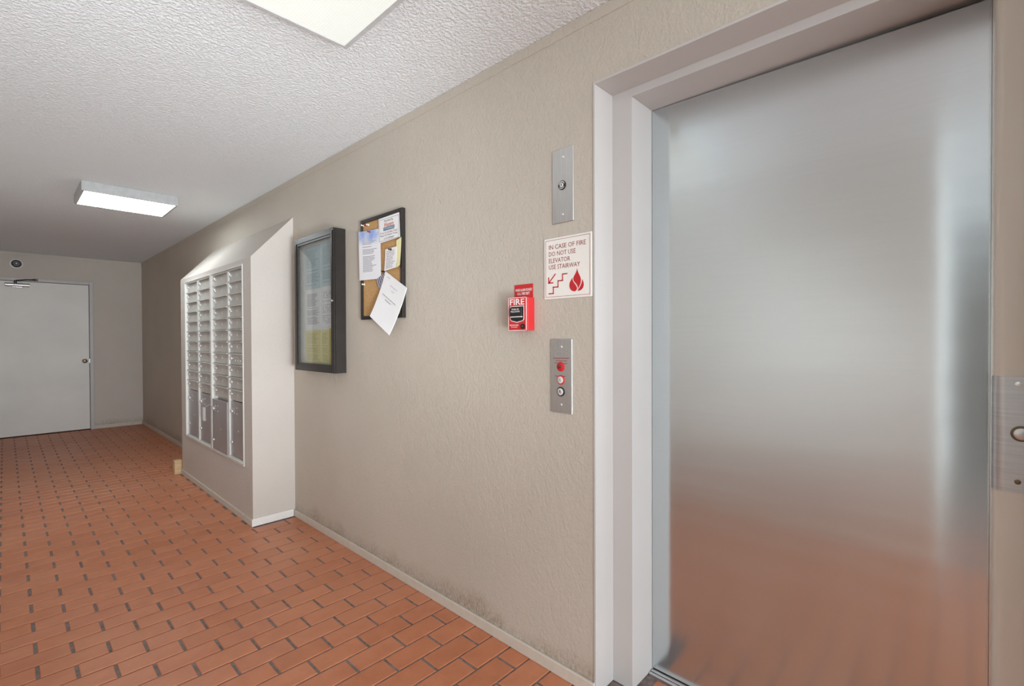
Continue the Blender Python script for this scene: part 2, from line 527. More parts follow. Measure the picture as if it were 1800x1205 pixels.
for i, (area, x0, x1, y0, y1, full) in enumerate(bricks):
    if i < 300 and area > 0:
        cx_, cy_ = (x0 + x1) / 2, (y0 + y1) / 2
        dz = rnd.uniform(-0.0006, 0.0004)
        if full and full_me is not None:
            place('brick', full_me, fl, (cx_, cy_, dz))
        else:
            mb = MB(); brick_mb(mb, x0, x1, y0, y1)
            o = mb.build('brick', M_BRICK, fl, (cx_, cy_, 0)); o.location.z += dz
            if full: full_me = o.data
    else:
        brick_mb(rest, x0, x1, y0, y1)
bf = rest.build('brick_field', M_BRICK, fl, (0, 0, 0)); bf['kind'] = 'stuff'
o = MB().box(XB, XL - 0.004, YB, YC, -0.0035, 0.0, 0.0005).build('floor_lobby', plain('grey_concrete_floor', lin(112, 110, 107), 0.6, 0, 0.4, 0.06, 4))
struct(o, 'grey concrete lobby floor left of the brick corridor', 'floor')
# metal door sill in front of the elevator
sl = MB().box(1.634, 1.646, YR1 + 0.002, YJ1 - 0.002, -0.004, 0.004, 0.001).box(1.649, 1.662, YR1 + 0.002, YJ1 - 0.002, -0.004, 0.006, 0.001)
o = sl.build('trim_1', M_ALU); struct(o, 'narrow aluminium sill track under the elevator door', 'door sill')

# ceiling
o = MB().box(XB, XW + 0.35, YB, YF + 0.1, H, H + 0.1).build('ceiling', M_CEIL)
struct(o, 'white knockdown textured ceiling', 'ceiling')

# walls
w = MB()
w.box(XW, XW + 0.35, YJ0 + 0.007, YF + 0.1, -0.08, H)
w.box(XW, XW + 0.35, YR0 - 0.007, YJ0 + 0.007, 2.131, H)
w.box(XW, XW + 0.35, YB, YR0 - 0.007, -0.08, H)
struct(w.build('wall_right', M_WALL, org=(XW, 4, 0)), 'long beige stucco wall with the elevator opening', 'wall')
w = MB()
DX0, DX1, DZ = -0.105, 0.818, 2.012
w.box(XL - T, DX0 - 0.03, YF, YF + T, -0.08, H)
w.box(DX1 + 0.03, XW, YF, YF + T, -0.08, H)
w.box(DX0 - 0.03, DX1 + 0.03, YF, YF + T, DZ + 0.03, H)
struct(w.build('wall_far', M_FARWALL, org=(0.4, YF, 0)), 'end wall of the corridor around the white door', 'wall')
w = MB().box(XL - T, XL, YC, YF, -0.08, H)
w.box(XB, XL - T, YC, YC + T, -0.08, H)
struct(w.build('wall_left', M_LWALL, org=(XL, 4, 0)), 'pale stucco wall facing the elevator', 'wall')
w = MB().box(1.3, XW - 0.0005, YB, YB + T, -0.08, H)
struct(w.build('wall_back', M_WALL, org=(1.35, YB, 0)), 'short wall return behind the camera where the breezeway opens outdoors', 'wall')
w = MB().box(XB, XB + T, YB, YC - 0.0005, -0.08, H)
struct(w.build('wall_lobby', M_LOBBY, org=(XB, YC, 0)), 'taupe stucco wall closing the left end of the lobby', 'wall')
o = MB().box(-0.3, 1.0, YF + T + 0.001, YF + T + 0.05, -0.08, H).build('light_block_door', M_DARK)  # backing added to stop sky light leaking round the far door
struct(o, 'unseen dark panel added to block light behind the far door', 'wall')
o = MB().box(1.757, 1.80, -0.4, 1.2, -0.08, H + 0.1).build('light_block_shaft', M_DARK)  # panel added to keep sky light out and the door gap black
struct(o, 'dark hoistway panel added to block light behind the elevator door', 'wall')

# mailbox bump-out: front with a recess, sloping top
OY0, OY1, OZ0, OZ1, RX = 3.598, 5.132, 0.372, 1.768, XF + 0.034
ZT, ZW = 1.800, 2.108
w = MB()
f4 = [(XF, YM0, 0), (XF, YM1, 0), (XF, YM1, ZT), (XF, YM0, ZT)]
o4 = [(XF, OY0, OZ0), (XF, OY1, OZ0), (XF, OY1, OZ1), (XF, OY0, OZ1)]
r4 = [(RX, y, z) for _, y, z in o4]
b4 = [(XW, YM0, 0), (XW, YM1, 0), (XW, YM1, ZW), (XW, YM0, ZW)]
V_ = [w.bm.verts.new(p) for p in f4 + o4 + r4 + b4]
F4, O4, R4, B4 = V_[0:4], V_[4:8], V_[8:12], V_[12:16]
for i in range(4):
    j = (i + 1) % 4
    w.bm.faces.new([F4[i], F4[j], O4[j], O4[i]])
    w.bm.faces.new([O4[i], O4[j], R4[j], R4[i]])
w.bm.faces.new(R4)
w.bm.faces.new([F4[0], F4[3], B4[3], B4[0]]); w.bm.faces.new([F4[1], B4[1], B4[2], F4[2]])
w.bm.faces.new([F4[3], F4[2], B4[2], B4[3]]); w.bm.faces.new([F4[0], B4[0], B4[1], F4[1]])
w.bm.faces.new(B4[::-1])
o = w.build('wall_bumpout', M_BUMP, org=(XF, YM0, 0)); struct(o, 'beige boxed-out wall with a sloping top that holds the mailboxes', 'wall')

# crown strips and baseboards
o = MB().box(XW - 0.003, XW, YJ0 - 2, YF, H - 0.042, H - 0.0005, 0.0015).build('trim_2', M_WALL); struct(o, 'thin beige strip along the top of the long wall', 'trim')
o = MB().box(XL, XW - 0.006, YF - 0.005, YF, H - 0.042, H - 0.0005, 0.0015).build('trim_3', M_FARWALL); struct(o, 'thin beige strip along the top of the end wall', 'trim')
def base(name, poly, zt, label):
    o = MB().prism(poly, 0.0, zt, lambda a, b, d: (a, b, d), 0.002).build(name, M_BASE); struct(o, label, 'baseboard')
base('baseboard_right', [(XW - 0.012, YJ0 + 0.004), (XW - 0.0005, YJ0 + 0.004), (XW - 0.0005, YM0 - 0.012), (XW - 0.012, YM0 - 0.012)], 0.046, 'low beige baseboard between elevator and mailbox wall')
base('baseboard_corner', [(XW - 0.012, YM1 + 0.002), (XW - 0.0005, YM1 + 0.002), (XW - 0.0005, YF - 0.012), (XW - 0.012, YF - 0.012)], 0.046, 'low beige baseboard beyond the mailboxes')
base('baseboard_front', [(XF - 0.010, YM0 - 0.010), (XF - 0.0005, YM0 - 0.0005), (XF - 0.0005, YM1), (XF - 0.010, YM1)], 0.046, 'low beige baseboard under the mailboxes')
o = MB().prism([(XF - 0.010, YM0 - 0.010), (XW - 0.013, YM0 - 0.010), (XW - 0.013, YM0 - 0.0005), (XF - 0.0005, YM0 - 0.0005)], 0.0, 0.052, lambda a, b, d: (a, b, d), 0.002).build('baseboard_side', M_DOORP)
struct(o, 'white baseboard across the near side of the mailbox wall', 'baseboard')
base('baseboard_far', [(DX1 + 0.04, YF - 0.010), (XW - 0.013, YF - 0.010), (XW - 0.013, YF - 0.0005), (DX1 + 0.04, YF - 0.0005)], 0.05, 'low baseboard beside the far door')

# far door
fr_ = MB()
for a0, a1, z0, z1 in ((DX1, DX1 + 0.042, 0, DZ + 0.042), (DX0 - 0.042, DX0, 0, DZ + 0.042), (DX0, DX1, DZ, DZ + 0.042)):
    fr_.box(a0, a1, YF - 0.016, YF + 0.07, z0, z1, 0.003)
o = fr_.build('trim_4', M_FRAME); struct(o, 'white metal frame around the far door', 'door frame')
door = MB().box(DX0 + 0.004, DX1 - 0.005, YF - 0.001, YF + 0.042, 0.012, DZ - 0.005, 0.0015).build('door_1', M_DOORP)
struct(door, 'flush white door at the far end of the corridor', 'door')
kx, kz = 0.765, 0.957
MB().lathe([(0.030, 0), (0.030, 0.004), (0.012, 0.008), (0.011, 0.030), (0.022, 0.036), (0.026, 0.048), (0.022, 0.060), (0.006, 0.064)], (kx, YF - 0.001, kz), (0, -1, 0), 20).build('knob', M_BRASS, door, smooth=True)
cb = MB().lathe([(0.018, 0), (0.024, 0.004), (0.024, 0.222), (0.018, 0.226)], (0.010, YF - 0.028, 1.957), (1, 0, 0), 16)
cb.box(0.07, 0.17, YF - 0.03, YF - 0.001, 1.925, 1.985, 0.004)
cl_ = cb.build('door_closer', M_ALU, door, smooth=True)
ca = MB().lathe([(0.014, 0), (0.014, 0.05)], (0.106, YF - 0.03, 1.965), (0, 0, 1), 12)
ca.tube([(0.106, YF - 0.035, 2.012), (0.205, YF - 0.09, 2.024), (0.285, YF - 0.03, 2.034)], 0.008)
ca.box(0.262, 0.312, YF - 0.034, YF - 0.016, 2.022, 2.046, 0.003)
ca.build('closer_arm', M_BRONZE, cl_)
MB().box(DX1 - 0.0045, DX1 - 0.001, YF - 0.0165, YF - 0.004, 0.93, 0.985).build('strike_plate', M_ALU, door)

# elevator frame (painted steel, stepped)
ef = MB()
ef.box(XW - 0.003, 1.755, YJ0, YJ0 + 0.0065, 0, 2.1305)
ef.box(X1, 1.755, YJ1, YJ0, 0, 2.123)
ef.box(XW - 0.003, 1.755, YR0 - 0.0065, YJ0, 2.123, 2.1305)
ef.box(X1, 1.755, YR1, YJ1, 2.095, 2.123)
o = ef.build('trim_5', M_FRAME); struct(o, 'stepped off-white steel frame around the elevator door', 'elevator frame')
arc = [(X1 + 0.020 - 0.020 * math.sin(t), YR1 - 0.020 + 0.020 * math.cos(t)) for t in [math.radians(a) for a in range(0, 91, 10)]]
rj = MB().prism(arc + [(X1, YR0), (1.755, YR0), (1.755, YR1)], 0, 2.123, lambda a, b, d: (a, b, d))
rj.box(XW - 0.003, 1.755, YR0 - 0.0065, YR0, 0, 2.123)
o = rj.build('trim_6', M_JAMB, smooth=True); struct(o, 'rounded cream jamb on the right of the elevator door', 'elevator frame')
ed = MB().prism([(YR1 + 0.0006, 0.010), (YJ1 - 0.002, 0.010), (YJ1 - 0.002, 2.0935), (YR1 + 0.0006, 2.076)], XD, XD + 0.035, lambda a, b, d: (d, a, b)).build('door_2', M_STEEL_DOOR)
struct(ed, 'tall brushed stainless steel elevator door', 'elevator door')

# ------------------------------------------------------------------ ceiling lights
def fixture(x0, x1, y0, y1, h, lens, label):
    t = empty('ceiling_light', ((x0 + x1) / 2, (y0 + y1) / 2, H - h))
    tag(t, label, 'ceiling light', 'square fluorescent ceiling fixtures')
    e = 0.016
    hb = MB()
    zb = H - h
    hb.box(x0, x1, y0, y0 + e, zb, H - 0.0005, 0.002).box(x0, x1, y1 - e, y1, zb, H - 0.0005, 0.002)
    hb.box(x0, x0 + e, y0 + e, y1 - e, zb, H - 0.0005).box(x1 - e, x1, y0 + e, y1 - e, zb, H - 0.0005)
    hb.box(x0 + e, x1 - e, y0 + e, y1 - e, H - 0.012, H - 0.0005)
    hb.build('housing', M_HOUSING, t)
    MB().box(x0 + e, x1 - e, y0 + e, y1 - e, zb + 0.001, zb + 0.005).build('lens', lens, t)
    return t
fixture(0.385, 0.960, 4.545, 5.055, 0.072, M_LENS_FAR, 'brightly lit boxy ceiling light near the mailboxes')
fixture(0.295, 0.872, 1.10, 1.652, 0.072, M_LENS_NEAR, 'large ceiling light with textured lens cut off at the top')

# ------------------------------------------------------------------ mailboxes
rows = [1.752 - i * (1.752 - 0.806) / 11 for i in range(12)]
ZB = 0.402
def bank(y_lo, y_hi, cols, label, special):
    t = empty('mailbox_bank', (XF, (y_lo + y_hi) / 2, OZ0))
    tag(t, label, 'mailboxes', 'wall mailbox banks')
    fb = MB()
    xf = XF - 0.006
    for a0, a1, z0, z1 in ((y_lo, y_lo + 0.016, OZ0, OZ1), (y_hi - 0.016, y_hi, OZ0, OZ1), (y_lo + 0.016, y_hi - 0.016, OZ1 - 0.014, OZ1), (y_lo + 0.016, y_hi - 0.016, OZ0, OZ0 + 0.018)):
        fb.box(xf, RX - 0.001, a0, a1, z0, z1, 0.0015)
    fb.box(XF + 0.004, RX - 0.001, y_lo + 0.016, y_hi - 0.016, OZ0 + 0.018, ZB - 0.003)
    # strips between and beside the door columns
    xs = sorted([c for col_ in cols for c in col_])
    fb.box(XF + 0.002, RX - 0.001, xs[1] + 0.0005, xs[2] - 0.0005, OZ0 + 0.018, OZ1 - 0.014, 0.001)
    fb.build('frame', M_MAILTRIM, t)
    for a0, a1 in ((y_lo + 0.016, xs[0] - 0.0005), (xs[3] + 0.0005, y_hi - 0.016)):
        if a1 - a0 > 0.002: MB().box(XF + 0.012, RX - 0.001, a0, a1, OZ0 + 0.018, OZ1 - 0.014).build('filler_strip', M_MAILTRIM, t)
    for ci, (c0, c1) in enumerate(cols):
        for r in range(11):
            zt, zb = rows[r], rows[r + 1]
            d = MB()
            d.box(XF + 0.012, XF + 0.030, c0 + 0.002, c1 - 0.002, zb + 0.0015, zt - 0.010, 0.001)
            d.box(XF - 0.004, XF + 0.030, c0 + 0.002, c1 - 0.018, zt - 0.0095, zt - 0.0015, 0.001)   # lipped top edge
            o = d.build('door', M_MAIL, t)
            # lock near the far edge
            MB().lathe([(0.0135, 0), (0.0135, 0.006), (0.010, 0.010), (0.003, 0.0115)], (XF + 0.012, c1 - 0.030, (zt + zb) / 2 + 0.004), (-1, 0, 0), 12).build('lock', M_CHROME, o, smooth=True)
            if (ci, r) in special:
                for q in range(6):
                    MB().lathe([(0.0045, 0), (0.003, 0.002)], (XF + 0.012, c0 + 0.06 + 0.028 * q, (zt + zb) / 2 + (0.014 if q % 2 else -0.012)), (-1, 0, 0), 8).build('rivet', M_BRASS if q == 1 else M_CHROME, o)
            elif ci == 1 or True:
                MB().box(XF + 0.0114, XF + 0.0120, (c0 + c1) / 2 - 0.020, (c0 + c1) / 2 - 0.014, (zt + zb) / 2 - 0.008, (zt + zb) / 2 + 0.010).build('number_mark', M_LPLASTIC, o)
    return t, cols
def parcel(t, c0, c1, dx=0.0, dz=0.0, tilt=0.0, grow=0.0):
    zt, zb = 0.800 + dz + grow * 0.4, ZB + dz - grow
    x0 = XF + 0.012 + dx
    d = MB().box(x0, x0 + 0.018, c0 + 0.002, c1 - 0.002 + grow * 1.2, zb, zt, 0.0015)
    o = d.build('parcel_door', M_MAILBIG, t)
    yk = c1 - 0.032 + grow * 1.2
    MB().lathe([(0.014, 0), (0.014, 0.006), (0.010, 0.010), (0.003, 0.012)], (x0, yk, zt - 0.075), (-1, 0, 0), 14).build('lock', M_CHROME, o, smooth=True)
    MB().lathe([(0.010, 0), (0.010, 0.005), (0.004, 0.009)], (x0, yk + 0.006, zb + 0.095), (-1, 0, 0), 12).build('lock', M_CHROME, o, smooth=True)
    for (a, b) in ((0.045, -0.050), (0.105, -0.045), (0.050, -0.085), (0.105, -0.088)):
        MB().lathe([(0.006, 0), (0.003, 0.003)], (x0, yk - a, zt + b), (-1, 0, 0), 8).build('rivet', M_CHROME, o)
    MB().lathe([(0.006, 0), (0.003, 0.003)], (x0, (c0 + c1) / 2 - 0.02, (zt + zb) / 2 - 0.01), (-1, 0, 0), 8).build('rivet', M_CHROME, o)
    return o
YMID = 4.345
b1, c1_ = bank(YMID + 0.001, OY1 - 0.002, [(4.395, 4.722), (4.755, 5.090)], 'grey mailbox bank on the left, nearest the far door', {(0, 7)})
b2, c2_ = bank(OY0 + 0.002, YMID - 0.001, [(3.640, 3.925), (3.955, 4.300)], 'grey mailbox bank on the right with a parcel door standing proud', {(0, 7)})
for c in c1_: parcel(b1, *c)
parcel(b2, *c2_[0])
parcel(b2, *c2_[1], dx=-0.016, dz=-0.022, grow=0.012)
# paper tag hanging off the proud parcel door
tg = MB()
tg.box(1.090, 1.0915, 4.380, 4.450, 0.600, 0.705, 0.0003).tube([(1.0908, 4.42, 0.703), (1.112, 4.300, 0.742)], 0.0012, 6)
tag(tg.build('key_tag', M_PAPER), 'small white tag hanging from the proud parcel door', 'tag')

# wooden block on the floor behind the bump-out
wb = MB().box(1.072, 1.128, 5.31, 5.375, 0.0, 0.125, 0.002)
o = wb.build('wood_block', M_WOOD); tag(o, 'raw pine wood block on the floor at the far corner of mailbox wall', 'wood block')

# ------------------------------------------------------------------ notice case
CY0, CY1, CZ0, CZ1, CD = 2.625, 3.243, 1.046, 1.905, 0.078
yn, yf_ = 2.690, 3.236
CY0, CY1 = 2.690, 3.238
t = empty('notice_case', (XW, (CY0 + CY1) / 2, CZ0))
tag(t, 'dark bronze framed glass notice case beside the mailbox wall', 'notice case')
xc = XW - CD
cs = MB()
cs.box(xc + 0.012, XW - 0.0005, CY0, CY0 + 0.012, CZ0, CZ1, 0.001).box(xc + 0.012, XW - 0.0005, CY1 - 0.012, CY1, CZ0, CZ1, 0.001)
cs.box(xc + 0.012, XW - 0.0005, CY0 + 0.012, CY1 - 0.012, CZ1 - 0.012, CZ1).box(xc + 0.012, XW - 0.0005, CY0 + 0.012, CY1 - 0.012, CZ0, CZ0 + 0.012)
cs.build('casing', M_BRONZE, t)
MB().box(xc + 0.034, XW - 0.001, CY0 + 0.0125, CY1 - 0.0125, CZ0 + 0.0125, CZ1 - 0.0125).build('backing', M_LPLASTIC, t)
df = MB()
fwid = 0.050
for a0, a1, z0, z1 in ((CY0, CY0 + 0.034, CZ0, CZ1), (CY1 - fwid, CY1, CZ0, CZ1), (CY0 + 0.034, CY1 - fwid, CZ1 - fwid, CZ1), (CY0 + 0.034, CY1 - fwid, CZ0, CZ0 + fwid)):
    df.box(xc, xc + 0.0115, a0, a1, z0, z1, 0.002)
dfo = df.build('door_frame', M_BRONZE, t)
ins = MB()
for a0, a1, z0, z1 in ((CY0 + 0.010, CY0 + 0.026, CZ0 + 0.016, CZ1 - 0.016), (CY1 - 0.036, CY1 - 0.016, CZ0 + 0.016, CZ1 - 0.016), (CY0 + 0.026, CY1 - 0.036, CZ1 - 0.036, CZ1 - 0.016), (CY0 + 0.026, CY1 - 0.036, CZ0 + 0.016, CZ0 + 0.036)):
    ins.box(xc - 0.004, xc - 0.0002, a0, a1, z0, z1, 0.001)
ins.build('bead', M_BRONZE, dfo)
MB().box(xc + 0.003, xc + 0.007, CY0 + 0.034, CY1 - fwid, CZ0 + fwid, CZ1 - fwid).build('pane', M_GLASS, dfo)
MB().lathe([(0.007, 0), (0.007, 0.006)], (xc, CY0 + 0.016, 1.475), (-1, 0, 0), 12).build('lock', M_CHROME, dfo)

def sheet(name, X, quad, mat, label, cat, group=None, thick=0.0008, curl=0.0, org=None):
    """a thin sheet on the wall; quad: (Y,Z) of TL,TR,BR,BL seen by the viewer; curl lifts the bottom edge"""
    TL, TR, BR, BL = [Vector(q) for q in quad]
    nu, nv = (1, 8) if curl else (1, 1)
    mb = MB(); L = mb.bm.loops.layers.uv.new('UVMap')
    grid = {}
    for side in (0, 1):
        for i in range(nu + 1):
            for j in range(nv + 1):
                u, v_ = i / nu, j / nv
                p = (BL * (1 - u) + BR * u) * (1 - v_) + (TL * (1 - u) + TR * u) * v_
                lift = curl * (1 - v_) ** 2
                grid[side, i, j] = mb.bm.verts.new((X - lift - (thick if side == 0 else 0), p.x, p.y))
    uvof = {grid[k]: (k[1] / nu, k[2] / nv) for k in grid}
    def face(vs_):
        f_ = mb.bm.faces.new(vs_)
        for l in f_.loops: l[L].uv = uvof[l.vert]
    for side in (0, 1):
        for i in range(nu):
            for j in range(nv):
                face([grid[side, i, j], grid[side, i + 1, j], grid[side, i + 1, j + 1], grid[side, i, j + 1]])
    for j in range(nv):
        face([grid[0, 0, j], grid[0, 0, j + 1], grid[1, 0, j + 1], grid[1, 0, j]])
        face([grid[0, nu, j], grid[0, nu, j + 1], grid[1, nu, j + 1], grid[1, nu, j]])
    face([grid[0, 0, 0], grid[0, 1, 0], grid[1, 1, 0], grid[1, 0, 0]])
    face([grid[0, 0, nv], grid[0, 1, nv], grid[1, 1, nv], grid[1, 0, nv]])
    o = mb.build(name, mat)
    tag(o, label, cat, group)
    return o
def rect(y_left, y_right, z0, z1): return [(y_left, z1), (y_right, z1), (y_right, z0), (y_left, z0)]
xb = xc + 0.0338
gp = 'papers inside the notice case'
sheet('notice', xb, rect(3.150, 2.925, 1.570, 1.845), M_PRINT_B, 'pale bluish notice at top left inside the glass case', 'notice', gp)
sheet('notice', xb, rect(2.915, 2.725, 1.575, 1.845), M_PRINT_B, 'pale bluish notice at top right inside the glass case', 'notice', gp)
sheet('notice', xb, rect(3.150, 2.930, 1.315, 1.562), M_PRINT, 'white printed notice at middle left inside the glass case', 'notice', gp)
sheet('notice', xb, rect(2.920, 2.725, 1.325, 1.568), M_PRINT2, 'white printed notice at middle right inside the glass case', 'notice', gp)
sheet('notice', xb, rect(3.150, 2.925, 1.095, 1.305), M_PRINT_Y, 'pale yellow notice at bottom left inside the glass case', 'notice', gp)
sheet('notice', xb, rect(2.920, 2.820, 1.095, 1.305), M_PRINT_Y, 'pale yellow notice at bottom centre inside the glass case', 'notice', gp)
sheet('notice', xb, rect(2.815, 2.725, 1.095, 1.315), M_PRINT_Y2, 'deeper yellow notice at bottom right inside the glass case', 'notice', gp)

# ------------------------------------------------------------------ cork board with papers
KY0, KY1, KZ0, KZ1 = 2.066, 2.480, 1.357, 1.914
t = empty('cork_board', (XW, (KY0 + KY1) / 2, KZ0))
tag(t, 'dark framed cork bulletin board between notice case and fire alarm', 'bulletin board')
kb = MB()
for a0, a1, z0, z1 in ((KY0, KY0 + 0.020, KZ0, KZ1), (KY1 - 0.020, KY1, KZ0, KZ1), (KY0 + 0.020, KY1 - 0.020, KZ1 - 0.020, KZ1), (KY0 + 0.020, KY1 - 0.020, KZ0, KZ0 + 0.020)):
    kb.box(XW - 0.022, XW - 0.0005, a0, a1, z0, z1, 0.002)
kb.build('frame', M_BRONZE, t)
MB().box(XW - 0.014, XW - 0.0005, KY0 + 0.020, KY1 - 0.020, KZ0 + 0.020, KZ1 - 0.020).build('cork', M_CORK, t)
XS = XW - 0.0228
sheet('flyer', XS, [(2.495, 1.853), (2.268, 1.838), (2.262, 1.571), (2.488, 1.579)], M_SKYFLYER, 'white flyer with a blue sky header pinned on cork board', 'flyer')
tw = sheet('towing_notice', XS - 0.0012, [(2.281, 1.889), (2.088, 1.892), (2.080, 1.766), (2.277, 1.758)], M_PAPER, 'white towing notice with orange and blue lettering on cork board', 'notice')
twf = wallfn(XS - 0.002, 2.281, 1.758)
tW, tH = 0.196, 0.132
bd = MB()
for a0, a1, b0, b1_ in ((0.008, tW - 0.006, tH - 0.011, tH - 0.0098), (0.008, tW - 0.006, 0.008, 0.0092), (0.008, 0.0092, 0.008, tH - 0.01), (tW - 0.0072, tW - 0.006, 0.008, tH - 0.01)):
    bd.prism([(a0, b0), (a1, b0), (a1, b1_), (a0, b1_)], 0.0002, 0.0005, twf)
bd.build('border', M_BLACKINK, tw)
text('Patrolled By', twf, 0.055, 0.102, 0.085, 0.014, M_BLACKINK, tw)
text('Western', twf, 0.050, 0.079, 0.092, 0.022, M_ORANGE, tw, bold=True, shear=0.25)
MB().prism([(0.048, 0.060), (0.148, 0.060), (0.152, 0.078), (0.048, 0.078)], 0.0001, 0.0005, twf).build('blue_panel', M_BLUEINK, tw)
text('TOWING', twf, 0.054, 0.063, 0.090, 0.012, M_LTBLUE, tw, d=0.0009, bold=True)
text('If Your Car Has Been Towed', twf, 0.018, 0.044, 0.160, 0.011, M_DKREDINK, tw)
text('Please Call Western Towing', twf, 0.018, 0.029, 0.160, 0.011, M_BLACKINK, tw)
text('at 619-297-8697', twf, 0.050, 0.014, 0.098, 0.010, M_BLACKINK, tw)
sheet('notepaper', XS - 0.0002, [(2.116, 1.752), (2.071, 1.764), (2.077, 1.622), (2.107, 1.612)], M_YPAPER, 'pale yellow slip of paper at the right edge of cork board', 'paper', curl=0.006)
sheet('note', XS - 0.0022, [(2.216, 1.719), (2.108, 1.722), (2.112, 1.614), (2.221, 1.606)], M_NOTE, 'small white typed note pinned at the middle of cork board', 'note', curl=0.004)
sheet('brochure', XS - 0.0012, [(2.308, 1.570), (2.205, 1.606), (2.235, 1.502), (2.290, 1.526)], M_BROCH, 'crumpled dark striped brochure tucked behind the tilted envelope', 'brochure')
env = sheet('envelope', XS - 0.0050, [(2.208, 1.603), (2.016, 1.502), (2.130, 1.268), (2.316, 1.371)], M_PAPER, 'large white envelope hanging tilted off the lower cork board', 'envelope', curl=0.030, thick=0.003)
# faint typed address on the tilted envelope
a_ = Vector((2.316, 1.371)); u_ = (Vector((2.130, 1.268)) - a_); v_ = (Vector((2.208, 1.603)) - a_)
def envfn(a, b, d):
    p = a_ + u_ * a + v_ * b
    return (XS - 0.0050 - 0.003 - 0.030 * (1 - b) ** 2 - d, p.x, p.y)
mk = MB()
def marks(mb, rows_, fn, wd):
    for (b, a0, a1) in rows_:
        a = a0
        while a < a1:
            L = rnd.uniform(0.03, 0.08); L = min(L, a1 - a)
            mb.prism([(a, b), (a + L, b), (a + L, b + wd), (a, b + wd)], 0.0008, 0.0012, fn)
            a += L + 0.018
marks(mk, [(0.56, 0.16, 0.80), (0.50, 0.34, 0.62)], envfn, 0.016)
mk.build('typed_lines', M_GREYINK, env)
mk = MB(); marks(mk, [(0.82, 0.36, 0.70), (0.74, 0.48, 0.60), (0.93, 0.16, 0.28)], envfn, 0.010)
mk.build('return_lines', M_GREYINK, env)
def pin(Y, Z, mat, label, X=XS, name='push_pin'):
    mb = MB().lathe([(0.006, 0), (0.006, 0.002), (0.0032, 0.004), (0.003, 0.010), (0.0052, 0.013), (0.005, 0.0145)], (X, Y, Z), (-1, 0, 0), 10)
    tag(mb.build(name, mat, smooth=True), label, 'push pin', 'push pins on the cork board')
M_PINW = plain('white_pin', lin(236, 232, 226), 0.3); M_PINR = plain('dark_red_pin', lin(150, 40, 44), 0.3)
pin(2.455, 1.885, M_PINW, 'white push pin at top left corner of cork board', XW - 0.0145)
pin(2.425, 1.882, M_PINR, 'dark red push pin beside white ones at top of cork board', XW - 0.0145)
pin(2.400, 1.880, M_PINW, 'white push pin right of the red pin at top of cork board', XW - 0.0145)
pin(2.372, 1.836, M_PINR, 'dark red push pin holding the sky flyer', XS - 0.001)
pin(2.160, 1.712, M_BLACK, 'black push pin holding the small typed note', XS - 0.0035)
pin(2.245, 1.607, M_BLACK, 'black push pin above the striped brochure', XW - 0.0145)
pin(2.450, 1.555, M_PINW, 'white push pin below the sky flyer', XW - 0.0145)

# ------------------------------------------------------------------ elevator key switch plate
def screw(parent, fn, a, b, r=0.0045):
    p = fn(a, b, 0.0)
    MB().lathe([(r, 0), (r * 0.9, 0.0012), (r * 0.4, 0.0022)], p, (-1, 0, 0), 12).build('screw', M_CHROME, parent, smooth=True)
kp = MB().box(XW - 0.004, XW - 0.0003, 1.018, 1.114, 1.671, 1.941, 0.0012).build('key_switch_plate', M_PLATE)
tag(kp, 'brushed steel plate with a round key switch above the fire sign', 'switch plate')
kf = wallfn(XW - 0.004, 1.066, 1.671)
screw(kp, kf, 0.002, 0.238); screw(kp, kf, 0.0, 0.030)
kr = MB().lathe([(0.0170, 0), (0.0170, 0.002), (0.0155, 0.003)], (XW - 0.004, 1.068, 1.807), (-1, 0, 0), 28).build('key_ring', M_BLACK, kp)
MB().lathe([(0.0085, 0), (0.0085, 0.0016), (0.006, 0.0026)], (XW - 0.007, 1.068, 1.807), (-1, 0, 0), 20).build('key_cylinder', M_CHROME, kr)
MB().box(XW - 0.0103, XW - 0.0098, 1.0668, 1.0692, 1.803, 1.811).build('key_slot', M_BLACK, kr)
# tiny ring lettering as short white ticks
rl = MB()
for k in list(range(25, 156, 13)) + list(range(-140, -39, 14)):
    t_ = math.radians(k); rr = 0.0125
    cx_, cz_ = 1.068 - rr * math.cos(t_), 1.807 + rr * math.sin(t_)
    rl.box(XW - 0.0074, XW - 0.0070, cx_ - 0.0009, cx_ + 0.0009, cz_ - 0.0013, cz_ + 0.0013)
rl.build('ring_marks', M_WHITEINK, kr)

# ------------------------------------------------------------------ fire / elevator sign
sg = MB().box(XW - 0.004, XW - 0.0003, 0.940, 1.154, 1.395, 1.621, 0.0012).build('fire_sign', M_SIGN)
tag(sg, 'square white sign with red in case of fire wording and flame', 'sign')
SW, SH = 0.214, 0.226
sf = wallfn(XW - 0.004, 1.154, 1.395)
bd = MB()
e0, e1 = 0.0075, 0.0088
for a0, a1, b0, b1_ in ((e0, SW - e0, e0, e1), (e0, SW - e0, SH - e1, SH - e0), (e0, e1, e0, SH - e0), (SW - e1, SW - e0, e0, SH - e0)):
    bd.prism([(a0, b0), (a1, b0), (a1, b1_), (a0, b1_)], 0.0001, 0.0005, sf)
bd.build('border', M_DKREDINK, sg)
text('IN CASE OF FIRE', sf, 0.0235, 0.184, 0.166, 0.0165, M_DKREDINK, sg)
text('DO NOT USE', sf, 0.0235, 0.159, 0.122, 0.0165, M_DKREDINK, sg)
text('ELEVATOR', sf, 0.0235, 0.134, 0.098, 0.0165, M_DKREDINK, sg)
text('USE STAIRWAY', sf, 0.0235, 0.110, 0.141, 0.0165, M_DKREDINK, sg)
st = MB()
stroke(st, [(0.023, 0.0205), (0.044, 0.0205), (0.044, 0.0435), (0.066, 0.0435), (0.066, 0.0655), (0.087, 0.0655), (0.087, 0.0885), (0.107, 0.0885)], 0.0042, sf, 0.0002, 0.0006)
st.build('stair_symbol', M_REDINK, sg)
st = MB()
